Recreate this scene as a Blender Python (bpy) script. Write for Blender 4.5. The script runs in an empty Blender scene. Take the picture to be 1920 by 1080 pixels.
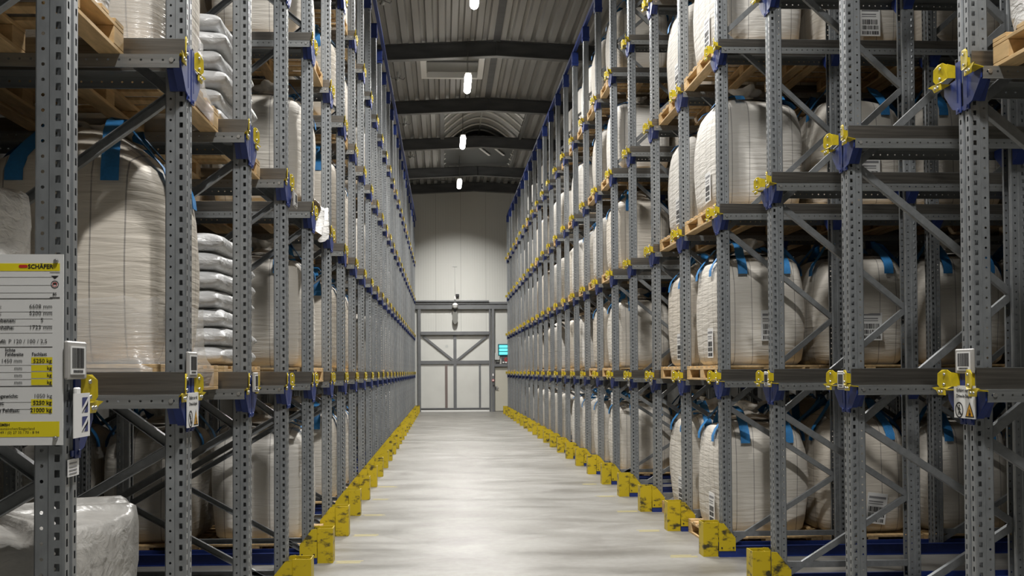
import bpy, math, random
from mathutils import Vector, Matrix
PI = math.pi
scene = bpy.context.scene
COL = scene.collection
rnd = random.Random(7)

# ------------------------------------------------------------------ measures
PITCH = 1.57
XL, XR = -1.219, 2.631            # aisle faces of the two racks
YL, YR = 3.398, 5.032             # near corner of the first upright, each row
NL, NR = 27, 25
SHELF = [0.0, 1.66, 3.239, 4.818, 6.397]
YW = 45.4                         # end wall
ORD = ('first second third fourth fifth sixth seventh eighth ninth tenth eleventh twelfth thirteenth fourteenth '
       'fifteenth sixteenth seventeenth eighteenth nineteenth twentieth twenty-first twenty-second twenty-third '
       'twenty-fourth twenty-fifth twenty-sixth twenty-seventh twenty-eighth').split()
LEVEL = ['ground level', 'first level', 'second level', 'third level', 'top level']

# ------------------------------------------------------------------ materials
MATS = {}
def mat(name, col, rough=0.5, metal=0.0, noise=None, bump=None, spec=None, alpha=None, emit=None):
    """noise=(scale_xyz, amount, detail)  bump=(scale_xyz, strength, distance)"""
    m = bpy.data.materials.new(name); m.use_nodes = True
    nt = m.node_tree; N = nt.nodes; L = nt.links
    b = N['Principled BSDF']
    b.inputs['Base Color'].default_value = (*col, 1)
    b.inputs['Roughness'].default_value = rough
    b.inputs['Metallic'].default_value = metal
    if spec is not None: b.inputs['Specular IOR Level'].default_value = spec
    if emit:
        b.inputs['Emission Color'].default_value = (*emit[0], 1); b.inputs['Emission Strength'].default_value = emit[1]
    tc = None
    if noise or bump:
        tc = N.new('ShaderNodeTexCoord')
    if noise:
        mp = N.new('ShaderNodeMapping'); mp.inputs['Scale'].default_value = noise[0]
        L.new(tc.outputs['Object'], mp.inputs['Vector'])
        n = N.new('ShaderNodeTexNoise'); n.inputs['Scale'].default_value = 1; n.inputs['Detail'].default_value = noise[2] if len(noise) > 2 else 3
        L.new(mp.outputs[0], n.inputs['Vector'])
        r = N.new('ShaderNodeMapRange'); r.inputs['From Min'].default_value = .25; r.inputs['From Max'].default_value = .75
        r.inputs['To Min'].default_value = 1-noise[1]; r.inputs['To Max'].default_value = 1+noise[1]
        L.new(n.outputs['Fac'], r.inputs['Value'])
        mx = N.new('ShaderNodeMix'); mx.data_type = 'RGBA'; mx.blend_type = 'MULTIPLY'; mx.inputs['Factor'].default_value = 1
        mx.inputs['A'].default_value = (*col, 1)
        L.new(r.outputs[0], mx.inputs['B']); L.new(mx.outputs['Result'], b.inputs['Base Color'])
        m['mix'] = mx.name
    if bump:
        mp = N.new('ShaderNodeMapping'); mp.inputs['Scale'].default_value = bump[0]
        L.new(tc.outputs['Object'], mp.inputs['Vector'])
        n = N.new('ShaderNodeTexNoise'); n.inputs['Scale'].default_value = 1; n.inputs['Detail'].default_value = 4; n.inputs['Distortion'].default_value = .4
        L.new(mp.outputs[0], n.inputs['Vector'])
        bp = N.new('ShaderNodeBump'); bp.inputs['Strength'].default_value = bump[1]; bp.inputs['Distance'].default_value = bump[2]
        L.new(n.outputs['Fac'], bp.inputs['Height']); L.new(bp.outputs[0], b.inputs['Normal'])
    if alpha is not None:
        out = N['Material Output']; t = N.new('ShaderNodeBsdfTransparent'); ms = N.new('ShaderNodeMixShader')
        ms.inputs[0].default_value = alpha
        L.new(t.outputs[0], ms.inputs[1]); L.new(b.outputs[0], ms.inputs[2]); L.new(ms.outputs[0], out.inputs['Surface'])
    MATS[name] = m
    return m

def stain(name, col, dark, scale, lo, hi, rough, rough2=None, spec=None):
    """two colours split by a noise threshold: scuffs and dirt"""
    m = mat(name, col, rough, spec=spec); nt = m.node_tree; N = nt.nodes; L = nt.links; b = N['Principled BSDF']
    tc = N.new('ShaderNodeTexCoord'); oi = N.new('ShaderNodeObjectInfo')
    mp = N.new('ShaderNodeMapping'); mp.inputs['Scale'].default_value = scale
    L.new(tc.outputs['Object'], mp.inputs['Vector'])
    ad = N.new('ShaderNodeVectorMath'); ad.operation = 'ADD'
    ml = N.new('ShaderNodeMath'); ml.operation = 'MULTIPLY'; ml.inputs[1].default_value = 40
    L.new(oi.outputs['Random'], ml.inputs[0])
    L.new(mp.outputs[0], ad.inputs[0]); L.new(ml.outputs[0], ad.inputs[1])
    n = N.new('ShaderNodeTexNoise'); n.inputs['Scale'].default_value = 1; n.inputs['Detail'].default_value = 6; n.inputs['Roughness'].default_value = .62
    L.new(ad.outputs[0], n.inputs['Vector'])
    r = N.new('ShaderNodeMapRange'); r.inputs['From Min'].default_value = lo; r.inputs['From Max'].default_value = hi
    L.new(n.outputs['Fac'], r.inputs['Value'])
    mx = N.new('ShaderNodeMix'); mx.data_type = 'RGBA'
    mx.inputs['A'].default_value = (*col, 1); mx.inputs['B'].default_value = (*dark, 1)
    L.new(r.outputs[0], mx.inputs['Factor']); L.new(mx.outputs['Result'], b.inputs['Base Color'])
    return m

steel = mat('galvanised_steel', (.265, .28, .292), .42, .55, noise=((30, 30, 12), .16, 4))
steel_dark = mat('brace_steel', (.225, .235, .242), .45, .5, noise=((25, 25, 25), .15, 3))
zinc = mat('rail_zinc', (.28, .29, .29), .34, .65, noise=((3, 60, 60), .2, 4), bump=((4, 80, 80), .12, .004))
zinc_wall = mat('rail_zinc_reflection_tint', (.20, .187, .168), .28, .85, noise=((2, 50, 60), .35, 4), bump=((3, 60, 60), .25, .004))  # dark brownish reflections on the guide wall are put into its base colour
blue = mat('rack_blue', (.010, .029, .165), .5, noise=((20, 20, 20), .15))
yellow_g = mat('guide_yellow', (.56, .43, .010), .45, noise=((30, 30, 30), .15))
yellow = stain('scuffed_yellow', (.49, .365, .006), (.045, .038, .015), (8, 8, 15), .53, .64, .5)
wood = mat('pallet_wood', (.56, .385, .19), .72, noise=((30, 5, 30), .28, 5), bump=((60, 10, 60), .2, .003))
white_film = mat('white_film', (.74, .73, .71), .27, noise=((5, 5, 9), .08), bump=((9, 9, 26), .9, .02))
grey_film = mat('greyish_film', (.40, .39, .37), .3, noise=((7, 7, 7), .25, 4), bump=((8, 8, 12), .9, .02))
sack_m = mat('sack_plastic', (.60, .605, .61), .28, noise=((6, 6, 6), .10), bump=((7, 7, 15), .9, .03))
clear_film = mat('stretch_film', (.86, .85, .82), .16, bump=((5, 5, 60), .8, .01), alpha=.30)
loop_m = mat('loop_blue', (.025, .19, .46), .6, noise=((60, 60, 60), .15))
paper = mat('paper_white', (.74, .74, .73), .5)
paper_grey = mat('plate_grey', (.36, .35, .335), .4)
ink = mat('ink_black', (.015, .015, .016), .6)
ink_grey = mat('ink_grey', (.22, .22, .23), .6)
sign_yellow = mat('sign_yellow', (.78, .66, .015), .5)
sign_red = mat('sign_red', (.55, .03, .02), .5)
sign_orange = mat('sign_orange', (.80, .40, .02), .5)
bolt_m = mat('bolt_zinc', (.55, .55, .54), .3, .9)
roof_steel = mat('roof_sheet', (.34, .338, .325), .48, .15, noise=((1.5, 0.4, 1), .10))
girder_m = mat('girder_paint', (.070, .072, .074), .5, noise=((1.2, 5, 6), .3, 5))
girder_edge = mat('flange_paint', (.16, .162, .16), .5)
tube_m = mat('gate_tube', (.155, .16, .165), .45, .2, noise=((4, 4, 4), .1))
tube_red = mat('gate_tube_primer', (.17, .135, .125), .5)
gate_panel = mat('gate_panel', (.60, .60, .565), .45, noise=((2, 2, 2), .04))
door_m = mat('door_paint', (.52, .50, .42), .5, noise=((2, 2, 2), .04))
dark_m = mat('dark_plastic', (.02, .02, .022), .4)
white_m = mat('white_plastic', (.78, .78, .76), .4)
grey_m = mat('grey_box', (.50, .51, .49), .45)
oval_m = mat('oval_shadow_grey', (.17, .17, .155), .6)
glass_dark = mat('smoke_vent_sheet', (.10, .105, .105), .35)
vault_m = mat('skylight_sheet', (.42, .425, .415), .5)
lamp_e = mat('lamp_diffuser', (.9, .9, .88), .4, emit=((1.0, .97, .90), 38))
cyan_e = mat('cyan_tube', (.1, .6, .65), .4, emit=((.13, .80, .85), 1.3))
trap_m = mat('trap_body', (.03, .13, .16), .4)
reflection_m = mat('reflection_white', (.82, .82, .82), .4)

def bag_material(name, col):
    m = mat(name, col, .62, noise=((2.2, 2.2, 2.2), .06), bump=((3.2, 3.2, 30), .65, .014))
    nt = m.node_tree; N = nt.nodes; L = nt.links; b = N['Principled BSDF']
    tc = N.new('ShaderNodeTexCoord'); sp = N.new('ShaderNodeSeparateXYZ'); L.new(tc.outputs['Object'], sp.inputs[0])
    geo = N.new('ShaderNodeNewGeometry')
    def math(op, a, bb=None):
        n = N.new('ShaderNodeMath'); n.operation = op
        for i, v in enumerate((a, bb)):
            if v is None: continue
            if isinstance(v, (int, float)): n.inputs[i].default_value = v
            else: L.new(v, n.inputs[i])
        return n.outputs[0]
    # vertical seams: on both axes at |u| = .13 and .29
    tot = None
    for o in ('X', 'Y'):
        a = math('ABSOLUTE', sp.outputs[o])
        for u in (.13, .30):
            d = math('ABSOLUTE', math('SUBTRACT', a, u))
            l = math('LESS_THAN', d, .0038)
            tot = l if tot is None else math('MAXIMUM', tot, l)
    # only on the upright sides
    f = math('LESS_THAN', sp.outputs['Z'], 1.16)
    tot = math('MULTIPLY', math('MULTIPLY', tot, f), .62)
    mx = N.new('ShaderNodeMix'); mx.data_type = 'RGBA'
    L.new(N[m['mix']].outputs['Result'], mx.inputs['A']); mx.inputs['B'].default_value = (.11, .105, .11, 1)
    L.new(tot, mx.inputs['Factor']); L.new(mx.outputs['Result'], b.inputs['Base Color'])
    return m
bag_m = [bag_material('bag_fabric_cream', (.64, .605, .545)), bag_material('bag_fabric_pale', (.66, .635, .59)), bag_material('bag_fabric_warm', (.62, .57, .495))]

def floor_material():
    m = mat('polished_concrete', (.46, .44, .40), .3, spec=.16)
    nt = m.node_tree; N = nt.nodes; L = nt.links; b = N['Principled BSDF']
    tc = N.new('ShaderNodeTexCoord')
    def noise(scale, detail, dist=0):
        mp = N.new('ShaderNodeMapping'); mp.inputs['Scale'].default_value = scale
        L.new(tc.outputs['Object'], mp.inputs['Vector'])
        n = N.new('ShaderNodeTexNoise'); n.inputs['Scale'].default_value = 1; n.inputs['Detail'].default_value = detail; n.inputs['Distortion'].default_value = dist
        L.new(mp.outputs[0], n.inputs['Vector']); return n.outputs['Fac']
    n1 = noise((1.1, 1.5, 1), 7, .8); n2 = noise((.45, 1.9, 1), 6, .9); n3 = noise((14, 14, 1), 3)
    def math(op, a, bb):
        n = N.new('ShaderNodeMath'); n.operation = op
        for i, v in enumerate((a, bb)):
            if isinstance(v, (int, float)): n.inputs[i].default_value = v
            else: L.new(v, n.inputs[i])
        return n.outputs[0]
    s = math('ADD', math('ADD', math('MULTIPLY', n1, .5), math('MULTIPLY', n2, .35)), math('MULTIPLY', n3, .15))
    cr = N.new('ShaderNodeValToRGB')
    cr.color_ramp.elements[0].position = .33; cr.color_ramp.elements[0].color = (.15, .141, .125, 1)
    cr.color_ramp.elements[1].position = .66; cr.color_ramp.elements[1].color = (.325, .317, .298, 1)
    e = cr.color_ramp.elements.new(.5); e.color = (.24, .231, .212, 1)
    L.new(s, cr.inputs[0]); L.new(cr.outputs[0], b.inputs['Base Color'])
    r = N.new('ShaderNodeMapRange'); r.inputs['From Min'].default_value = .3; r.inputs['From Max'].default_value = .7
    r.inputs['To Min'].default_value = .30; r.inputs['To Max'].default_value = .52
    L.new(n2, r.inputs['Value']); L.new(r.outputs[0], b.inputs['Roughness'])
    bp = N.new('ShaderNodeBump'); bp.inputs['Strength'].default_value = .12; bp.inputs['Distance'].default_value = .01
    L.new(n2, bp.inputs['Height']); L.new(bp.outputs[0], b.inputs['Normal'])
    return m
floor_m = floor_material()

def panel_material(name, col, pitch, off, axis='X'):
    """sandwich wall panels: fine vertical seams and a faint micro-rib"""
    m = mat(name, col, .5, noise=((.6, .6, .35), .04))
    nt = m.node_tree; N = nt.nodes; L = nt.links; b = N['Principled BSDF']
    tc = N.new('ShaderNodeTexCoord'); sp = N.new('ShaderNodeSeparateXYZ'); L.new(tc.outputs['Object'], sp.inputs[0])
    def math(op, a, bb=None):
        n = N.new('ShaderNodeMath'); n.operation = op
        for i, v in enumerate((a, bb)):
            if v is None: continue
            if isinstance(v, (int, float)): n.inputs[i].default_value = v
            else: L.new(v, n.inputs[i])
        return n.outputs[0]
    u = math('SUBTRACT', sp.outputs[axis], off)
    f = math('FLOORED_MODULO', u, pitch)
    l = math('LESS_THAN', f, .022)
    mx = N.new('ShaderNodeMix'); mx.data_type = 'RGBA'
    L.new(N[m['mix']].outputs['Result'], mx.inputs['A']); mx.inputs['B'].default_value = (*[c*.72 for c in col], 1)
    L.new(l, mx.inputs['Factor']); L.new(mx.outputs['Result'], b.inputs['Base Color'])
    w = math('SINE', math('MULTIPLY', sp.outputs[axis], 2*PI/.11))
    bp = N.new('ShaderNodeBump'); bp.inputs['Strength'].default_value = .25; bp.inputs['Distance'].default_value = .004
    L.new(w, bp.inputs['Height']); L.new(bp.outputs[0], b.inputs['Normal'])
    return m
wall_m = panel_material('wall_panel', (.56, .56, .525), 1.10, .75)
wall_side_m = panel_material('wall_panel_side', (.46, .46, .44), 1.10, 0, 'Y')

# ------------------------------------------------------------------ mesh builder
class MB:
    def __init__(s): s.v = []; s.f = []; s.m = []; s.sm = []
    def quad(s, a, b, c, d, mi=0):
        i = len(s.v); s.v += [a, b, c, d]; s.f.append((i, i+1, i+2, i+3)); s.m.append(mi); s.sm.append(False)
    def poly(s, pts, mi=0):
        i = len(s.v); s.v += list(pts); s.f.append(tuple(range(i, i+len(pts)))); s.m.append(mi); s.sm.append(False)
    def box(s, x0, x1, y0, y1, z0, z1, mi=0):
        i = len(s.v)
        s.v += [(x, y, z) for z in (z0, z1) for y in (y0, y1) for x in (x0, x1)]
        for q in ((0, 2, 3, 1), (4, 5, 7, 6), (0, 1, 5, 4), (2, 6, 7, 3), (0, 4, 6, 2), (1, 3, 7, 5)):
            s.f.append(tuple(i+k for k in q)); s.m.append(mi); s.sm.append(False)
    def rbox(s, x0, x1, y0, y1, z0, z1, r, mi=0):
        """box with chamfered edges"""
        xs, ys, zs = (x0, x1), (y0, y1), (z0, z1)
        def P(ix, iy, iz, ax):
            p = [xs[ix], ys[iy], zs[iz]]
            sg = [1-2*ix, 1-2*iy, 1-2*iz]
            for k in range(3):
                if k != ax: p[k] += sg[k]*r
            return tuple(p)
        base = len(s.v); idx = {}
        for ix in (0, 1):
            for iy in (0, 1):
                for iz in (0, 1):
                    for ax in (0, 1, 2):
                        idx[(ix, iy, iz, ax)] = len(s.v); s.v.append(P(ix, iy, iz, ax))
        def F(*k): s.f.append(tuple(idx[q] for q in k)); s.m.append(mi); s.sm.append(False)
        for i in (0, 1):
            q = [(i, 0, 0, 0), (i, 1, 0, 0), (i, 1, 1, 0), (i, 0, 1, 0)]; F(*(q if i else q[::-1]))
            q = [(0, i, 0, 1), (1, i, 0, 1), (1, i, 1, 1), (0, i, 1, 1)]; F(*(q[::-1] if i else q))
            q = [(0, 0, i, 2), (1, 0, i, 2), (1, 1, i, 2), (0, 1, i, 2)]; F(*(q if i else q[::-1]))
        for a in (0, 1):
            for b in (0, 1):
                q = [(a, b, 0, 0), (a, b, 1, 0), (a, b, 1, 1), (a, b, 0, 1)]; F(*(q if a == b else q[::-1]))
                q = [(a, 0, b, 0), (a, 1, b, 0), (a, 1, b, 2), (a, 0, b, 2)]; F(*(q[::-1] if a == b else q))
                q = [(0, a, b, 1), (1, a, b, 1), (1, a, b, 2), (0, a, b, 2)]; F(*(q if a == b else q[::-1]))
        for ix in (0, 1):
            for iy in (0, 1):
                for iz in (0, 1):
                    q = [(ix, iy, iz, 0), (ix, iy, iz, 1), (ix, iy, iz, 2)]
                    F(*(q if (ix+iy+iz) % 2 else q[::-1]))
    def prism(s, pts, n0, n1, mi=0):
        """closed polygon pts (3-vectors) extruded from pts+n0 to pts+n1"""
        a = [Vector(p)+Vector(n0) for p in pts]; b = [Vector(p)+Vector(n1) for p in pts]
        k = len(pts); i = len(s.v)
        s.v += [tuple(p) for p in a+b]
        s.f.append(tuple(range(i+k-1, i-1, -1))); s.f.append(tuple(range(i+k, i+2*k)))
        s.m += [mi]*2; s.sm += [False]*2
        for j in range(k):
            jj = (j+1) % k
            s.f.append((i+j, i+jj, i+k+jj, i+k+j)); s.m.append(mi); s.sm.append(False)
    def tube(s, pts, r, seg=8, mi=0, cap=True):
        pts = [Vector(p) for p in pts]; rings = []
        for k, p in enumerate(pts):
            d = (pts[min(k+1, len(pts)-1)]-pts[max(k-1, 0)]).normalized()
            u = d.orthogonal().normalized() if k == 0 else (rings_u - d*rings_u.dot(d)).normalized()
            rings_u = u
            w = d.cross(u); rr = r[k] if isinstance(r, (list, tuple)) else r
            rings.append([p+(u*math.cos(2*PI*j/seg)+w*math.sin(2*PI*j/seg))*rr for j in range(seg)])
        i = len(s.v)
        for R in rings: s.v += [tuple(p) for p in R]
        for k in range(len(rings)-1):
            for j in range(seg):
                jj = (j+1) % seg
                s.f.append((i+k*seg+j, i+k*seg+jj, i+(k+1)*seg+jj, i+(k+1)*seg+j)); s.m.append(mi); s.sm.append(True)
        if cap:
            s.f.append(tuple(i+j for j in range(seg-1, -1, -1))); s.m.append(mi); s.sm.append(False)
            o = i+(len(rings)-1)*seg
            s.f.append(tuple(o+j for j in range(seg))); s.m.append(mi); s.sm.append(False)
    def bar(s, a, b, w, t, up=(0, 1, 0), mi=0):
        """rectangular bar from a to b: t along up, w across"""
        a = Vector(a); b = Vector(b); d = (b-a).normalized(); u = Vector(up); u = (u-d*u.dot(d)).normalized(); w_ = d.cross(u)
        c = [u*(t/2)*sy+w_*(w/2)*sx for sx, sy in ((-1, -1), (1, -1), (1, 1), (-1, 1))]
        i = len(s.v); s.v += [tuple(a+q) for q in c]+[tuple(b+q) for q in c]
        for q in ((0, 1, 2, 3), (7, 6, 5, 4), (0, 4, 5, 1), (1, 5, 6, 2), (2, 6, 7, 3), (3, 7, 4, 0)):
            s.f.append(tuple(i+k for k in q)); s.m.append(mi); s.sm.append(False)
    def grid(s, rows, closed=False, smooth=True, mi=0):
        i = len(s.v); n = len(rows[0])
        for R in rows: s.v += [tuple(p) for p in R]
        for k in range(len(rows)-1):
            for j in range(n if closed else n-1):
                jj = (j+1) % n
                s.f.append((i+k*n+j, i+k*n+jj, i+(k+1)*n+jj, i+(k+1)*n+j)); s.m.append(mi); s.sm.append(smooth)
        return i
    def disc(s, c, ax_u, ax_v, r, seg=20, mi=0, r2=None):
        c = Vector(c); u = Vector(ax_u); v = Vector(ax_v); r2 = r2 or r
        s.poly([tuple(c+u*math.cos(2*PI*k/seg)*r+v*math.sin(2*PI*k/seg)*r2) for k in range(seg)], mi)
    def ring(s, c, ax_u, ax_v, r0, r1, seg=28, mi=0):
        c = Vector(c); u = Vector(ax_u); v = Vector(ax_v)
        P = lambda r, k: tuple(c+u*math.cos(2*PI*k/seg)*r+v*math.sin(2*PI*k/seg)*r)
        for k in range(seg): s.quad(P(r0, k), P(r1, k), P(r1, k+1), P(r0, k+1), mi)
    def hole_strip(s, P, u0, u1, hu, hw, hh, v0, n, pitch, shape='slot', mi=0):
        """surface P(u,v) between u0,u1 with n cells of height pitch, each with a hole of width hw and height hh at u = hu"""
        for k in range(n):
            a = v0+k*pitch; b = a+pitch; c = (a+b)/2
            O = [(u0, a), (hu, a), (u1, a), (u1, c), (u1, b), (hu, b), (u0, b), (u0, c)]
            if shape == 'slot':
                x, y = hw/2, hh/2
                I = [(hu-x, c-y), (hu, c-y), (hu+x, c-y), (hu+x, c), (hu+x, c+y), (hu, c+y), (hu-x, c+y), (hu-x, c)]
            else:
                I = [(hu+hw/2*math.cos(PI*(1.25+.25*j)), c+hw/2*math.sin(PI*(1.25+.25*j))) for j in range(8)]
            i = len(s.v); s.v += [P(*q) for q in O]+[P(*q) for q in I]
            for j in range(8):
                jj = (j+1) % 8
                s.f.append((i+j, i+jj, i+8+jj, i+8+j)); s.m.append(mi); s.sm.append(False)
    def add_mesh(s, me, M, mi=0):
        i = len(s.v); s.v += [tuple(M @ v.co) for v in me.vertices]
        for p in me.polygons:
            s.f.append(tuple(i+k for k in p.vertices)); s.m.append(mi); s.sm.append(False)
    def mesh(s, name, *mats):
        me = bpy.data.meshes.new(name); me.from_pydata(s.v, [], s.f)
        for m in mats: me.materials.append(m)
        me.polygons.foreach_set('material_index', s.m)
        me.polygons.foreach_set('use_smooth', s.sm)
        me.update(); return me

def text_mesh(txt, size, align='LEFT', bold=0.0):
    c = bpy.data.curves.new('lettering', 'FONT'); c.body = txt; c.size = size; c.align_x = align; c.offset = bold; c.resolution_u = 2
    o = bpy.data.objects.new('lettering', c); COL.objects.link(o)
    dg = bpy.context.evaluated_depsgraph_get()
    me = bpy.data.meshes.new_from_object(o.evaluated_get(dg))
    bpy.data.objects.remove(o); bpy.data.curves.remove(c)
    return me

# ------------------------------------------------------------------ object helpers
def link(o, parent=None):
    COL.objects.link(o)
    if parent: o.parent = parent
    return o
def tag(o, label=None, cat=None, group=None, kind=None):
    if label: o['label'] = label
    if cat: o['category'] = cat
    if group: o['group'] = group
    if kind: o['kind'] = kind
    return o
def empty(name, loc, label, cat, group=None, rz=0):
    o = bpy.data.objects.new(name, None); o.location = loc; o.rotation_euler.z = rz; o.empty_display_size = .1
    link(o); return tag(o, label, cat, group)
def part(name, me, parent, loc=(0, 0, 0), rot=(0, 0, 0), label=None):
    o = bpy.data.objects.new(name, me); o.location = loc; o.rotation_euler = rot; link(o, parent)
    if label: o['label'] = label
    return o
def thing(name, me, loc, label, cat, group=None, rot=(0, 0, 0)):
    o = bpy.data.objects.new(name, me); o.location = loc; o.rotation_euler = rot; link(o)
    return tag(o, label, cat, group)
def struct(name, me, loc=(0, 0, 0), parent=None):
    o = bpy.data.objects.new(name, me); o.location = loc; link(o, parent)
    if parent is None: o['kind'] = 'structure'
    return o

# ================================================================== SETTING
def box_mesh(name, m, *b):
    q = MB(); q.box(*b); return q.mesh(name, m)
X0, X1, Y0 = -7.4, 9.2, -9.0
RX, RZ, SL = 1.36, 10.06, .05            # roof ridge, underside of the sheets there, fall
struct('floor', box_mesh('floor', floor_m, X0, X1, Y0, YW+.3, -.2, 0))
struct('wall_back', box_mesh('wall_back', wall_m, X0, X1, YW, YW+.25, 0, 10.4))
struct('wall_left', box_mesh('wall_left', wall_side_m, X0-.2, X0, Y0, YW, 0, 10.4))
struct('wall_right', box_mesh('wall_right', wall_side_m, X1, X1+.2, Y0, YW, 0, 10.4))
struct('wall_front', box_mesh('wall_front', wall_m, X0, X1, Y0-.2, Y0, 0, 10.4))

def roof_z(x): return RZ-SL*abs(x-RX)
BEAMS = [YW-.18-5.2*k for k in range(1, 11)]
BEAMS = [25.85, 31.29, 36.42, 41.7, 20.6, 15.3, 10.0, 4.7, -.6, -5.9]
# roof openings: the barrel vault and the hatch
VX0, VX1 = -.05, 2.72; VY0, VY1 = 31.6, 41.4
HX0, HX1, HY0, HY1 = -.46, .98, 26.75, 28.75
def roof_sheet():
    mb = MB(); P = .305; d = .095
    x = X0; prof = []
    while x < X1:
        for dx, dz in ((0, 0), (.14, 0), (.175, d), (.27, d)):
            if x+dx < X1: prof.append((x+dx, dz))
        x += P
    prof.append((X1, 0))
    def strip(y0, y1, skip=None):
        for (a, za), (b, zb) in zip(prof, prof[1:]):
            if skip and a > skip[0]-.05 and b < skip[1]+.05: continue
            A = (a, y0, roof_z(a)+za); B = (b, y0, roof_z(b)+zb)
            mb.quad(A, B, (b, y1, B[2]), (a, y1, A[2]))
    strip(Y0, HY0); strip(HY0, HY1, (HX0, HX1)); strip(HY1, VY0); strip(VY0, VY1, (VX0, VX1)); strip(VY1, YW)
    # outer skin so that no light leaks
    mb.quad((X0, Y0, 11.6), (X1, Y0, 11.6), (X1, YW, 11.6), (X0, YW, 11.6))
    return mb.mesh('ceiling', roof_steel)
struct('ceiling', roof_sheet())
n_trim = 0
def trim(me, loc=(0, 0, 0)):
    global n_trim; n_trim += 1
    return struct('trim_%d' % n_trim, me, loc)
def girder_mesh():
    """I-girder following the two roof slopes, with a slight haunch at the ridge"""
    mb = MB(); top = lambda x: roof_z(x)-.004; D = .40
    for a, b in ((X0, RX), (RX, X1)):
        za, zb = top(a), top(b)
        def slab(y0, y1, t0, t1, mi):
            v = [(a, y0, za-t1), (b, y0, zb-t1), (b, y1, zb-t1), (a, y1, za-t1), (a, y0, za-t0), (b, y0, zb-t0), (b, y1, zb-t0), (a, y1, za-t0)]
            i = len(mb.v); mb.v += v
            for q in ((0, 3, 2, 1), (4, 5, 6, 7), (0, 1, 5, 4), (2, 3, 7, 6), (0, 4, 7, 3), (1, 2, 6, 5)):
                mb.f.append(tuple(i+k for k in q)); mb.m.append(mi); mb.sm.append(False)
        slab(-.09, .09, 0, .018, 0); slab(-.006, .006, .018, D-.018, 0); slab(-.09, .09, D-.018, D, 1)
    mb.box(RX-.012, RX+.012, -.085, .085, top(RX)-D+.01, top(RX)-.01, 0)
    return mb.mesh('girder', girder_m, girder_edge)
gm = girder_mesh()
for y in BEAMS: trim(gm, (0, y, 0))
# girder against the end wall
trim(gm, (0, YW-.10, 0))
# ridge strip between the two roof slopes
mb = MB(); mb.box(RX-.085, RX+.085, Y0, VY0-.1, RZ-.035, RZ+.05); mb.box(RX-.085, RX+.085, VY1+.1, YW, RZ-.035, RZ+.05)
trim(mb.mesh('ridge_strip', girder_m))
# wind bracing rods in the last bay
mb = MB()
for a, b in (((-3.0, 41.9, 0), (1.2, 45.1, 0)), ((1.2, 41.9, 0), (-3.0, 45.1, 0)), ((1.5, 41.9, 0), (5.6, 45.1, 0)), ((5.6, 41.9, 0), (1.5, 45.1, 0))):
    mb.tube([(a[0], a[1], roof_z(a[0])-.08), (b[0], b[1], roof_z(b[0])-.08)], .014, 6)
trim(mb.mesh('bracing_rods', girder_edge))

# barrel vault roof light
w1 = MB()
n = 18; zc = roof_z(VX0)-.02; zd = roof_z(VX1)-.02
def vault(t, y, lift=0):
    x = VX0+.06+(VX1-VX0-.12)*t; return (x, y, zc+.07+(zd-zc)*t+math.sin(PI*t)*.76+lift)
w1.grid([[vault(k/n, y, .03) for k in range(n+1)] for y in (VY0, VY1)])
w = struct('window_1', w1.mesh('vault_sheet', vault_m))
mb = MB()
for xa in (VX0, VX1):
    z = roof_z(xa); mb.box(xa-.04, xa+.10 if xa == VX0 else xa+.04, VY0, VY1, z-.06, z+.10)
for ya in (VY0, VY1):
    mb.prism([(VX0, ya, zc+.03), (VX1, ya, zd+.03)]+[vault(1-k/n, ya) for k in range(n+1)], (0, -.02, 0), (0, .02, 0))
struct('curb', mb.mesh('curb', girder_edge), parent=w)
y = VY0+.45
while y < VY1:
    mb = MB(); mb.tube([vault(k/n, y, -.02) for k in range(n+1)], .034, 6); struct('arch_rib', mb.mesh('arch_rib', white_m), parent=w); y += .92
mb = MB(); mb.box(RX-.03, RX+.03, VY0, VY1, zc+.78, zc+.82); struct('ridge_bar', mb.mesh('ridge_bar', grey_m), parent=w)
# raised smoke vent leaves in the second half of the vault
mb = MB(); mb.box(VX0+.1, VX1-.1, 37.6, 41.2, zc+.10, zc+.14); struct('vent_leaf', mb.mesh('vent_leaf', glass_dark), parent=w)
for k in range(2):
    mb = MB(); mb.bar((1.33+.55*k, 38.1, zc+.06), (1.78+.55*k, 39.5, zc+.06), .09, .03, (0, 0, 1)); struct('tube_reflection', mb.mesh('tube_reflection', reflection_m), parent=w)  # reflections of lamp tubes, put in as white bars

# roof hatch with a white frame
mb = MB(); zh = roof_z(.26)
mb.box(HX0, HX1, HY0, HY1, zh+.10, zh+.14); w = struct('window_2', mb.mesh('hatch_panel', mat('hatch_grey', (.21, .215, .205), .5)))
mb = MB(); f = .13
mb.box(HX0-f, HX0+.02, HY0-f, HY1+f, zh-.06, zh+.16); mb.box(HX1-.02, HX1+f, HY0-f, HY1+f, zh-.06, zh+.16)
mb.box(HX0+.02, HX1-.02, HY0-f, HY0+.02, zh-.06, zh+.16); mb.box(HX0+.02, HX1-.02, HY1-.02, HY1+f, zh-.06, zh+.16)
struct('hatch_frame', mb.mesh('hatch_frame', white_m), parent=w)
mb = MB(); mb.box(HX0+.02, HX1-.02, 27.7, 27.76, zh+.06, zh+.10); struct('hatch_bar', mb.mesh('hatch_bar', girder_edge), parent=w)

# ------------------------------------------------------------------ end wall
yb = YW
def wbox(m, x0, x1, z0, z1, t, name='p', y=None):
    q = MB(); yy = yb if y is None else y; q.box(x0, x1, yy-t, yy, z0, z1); return q.mesh(name, m)
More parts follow.
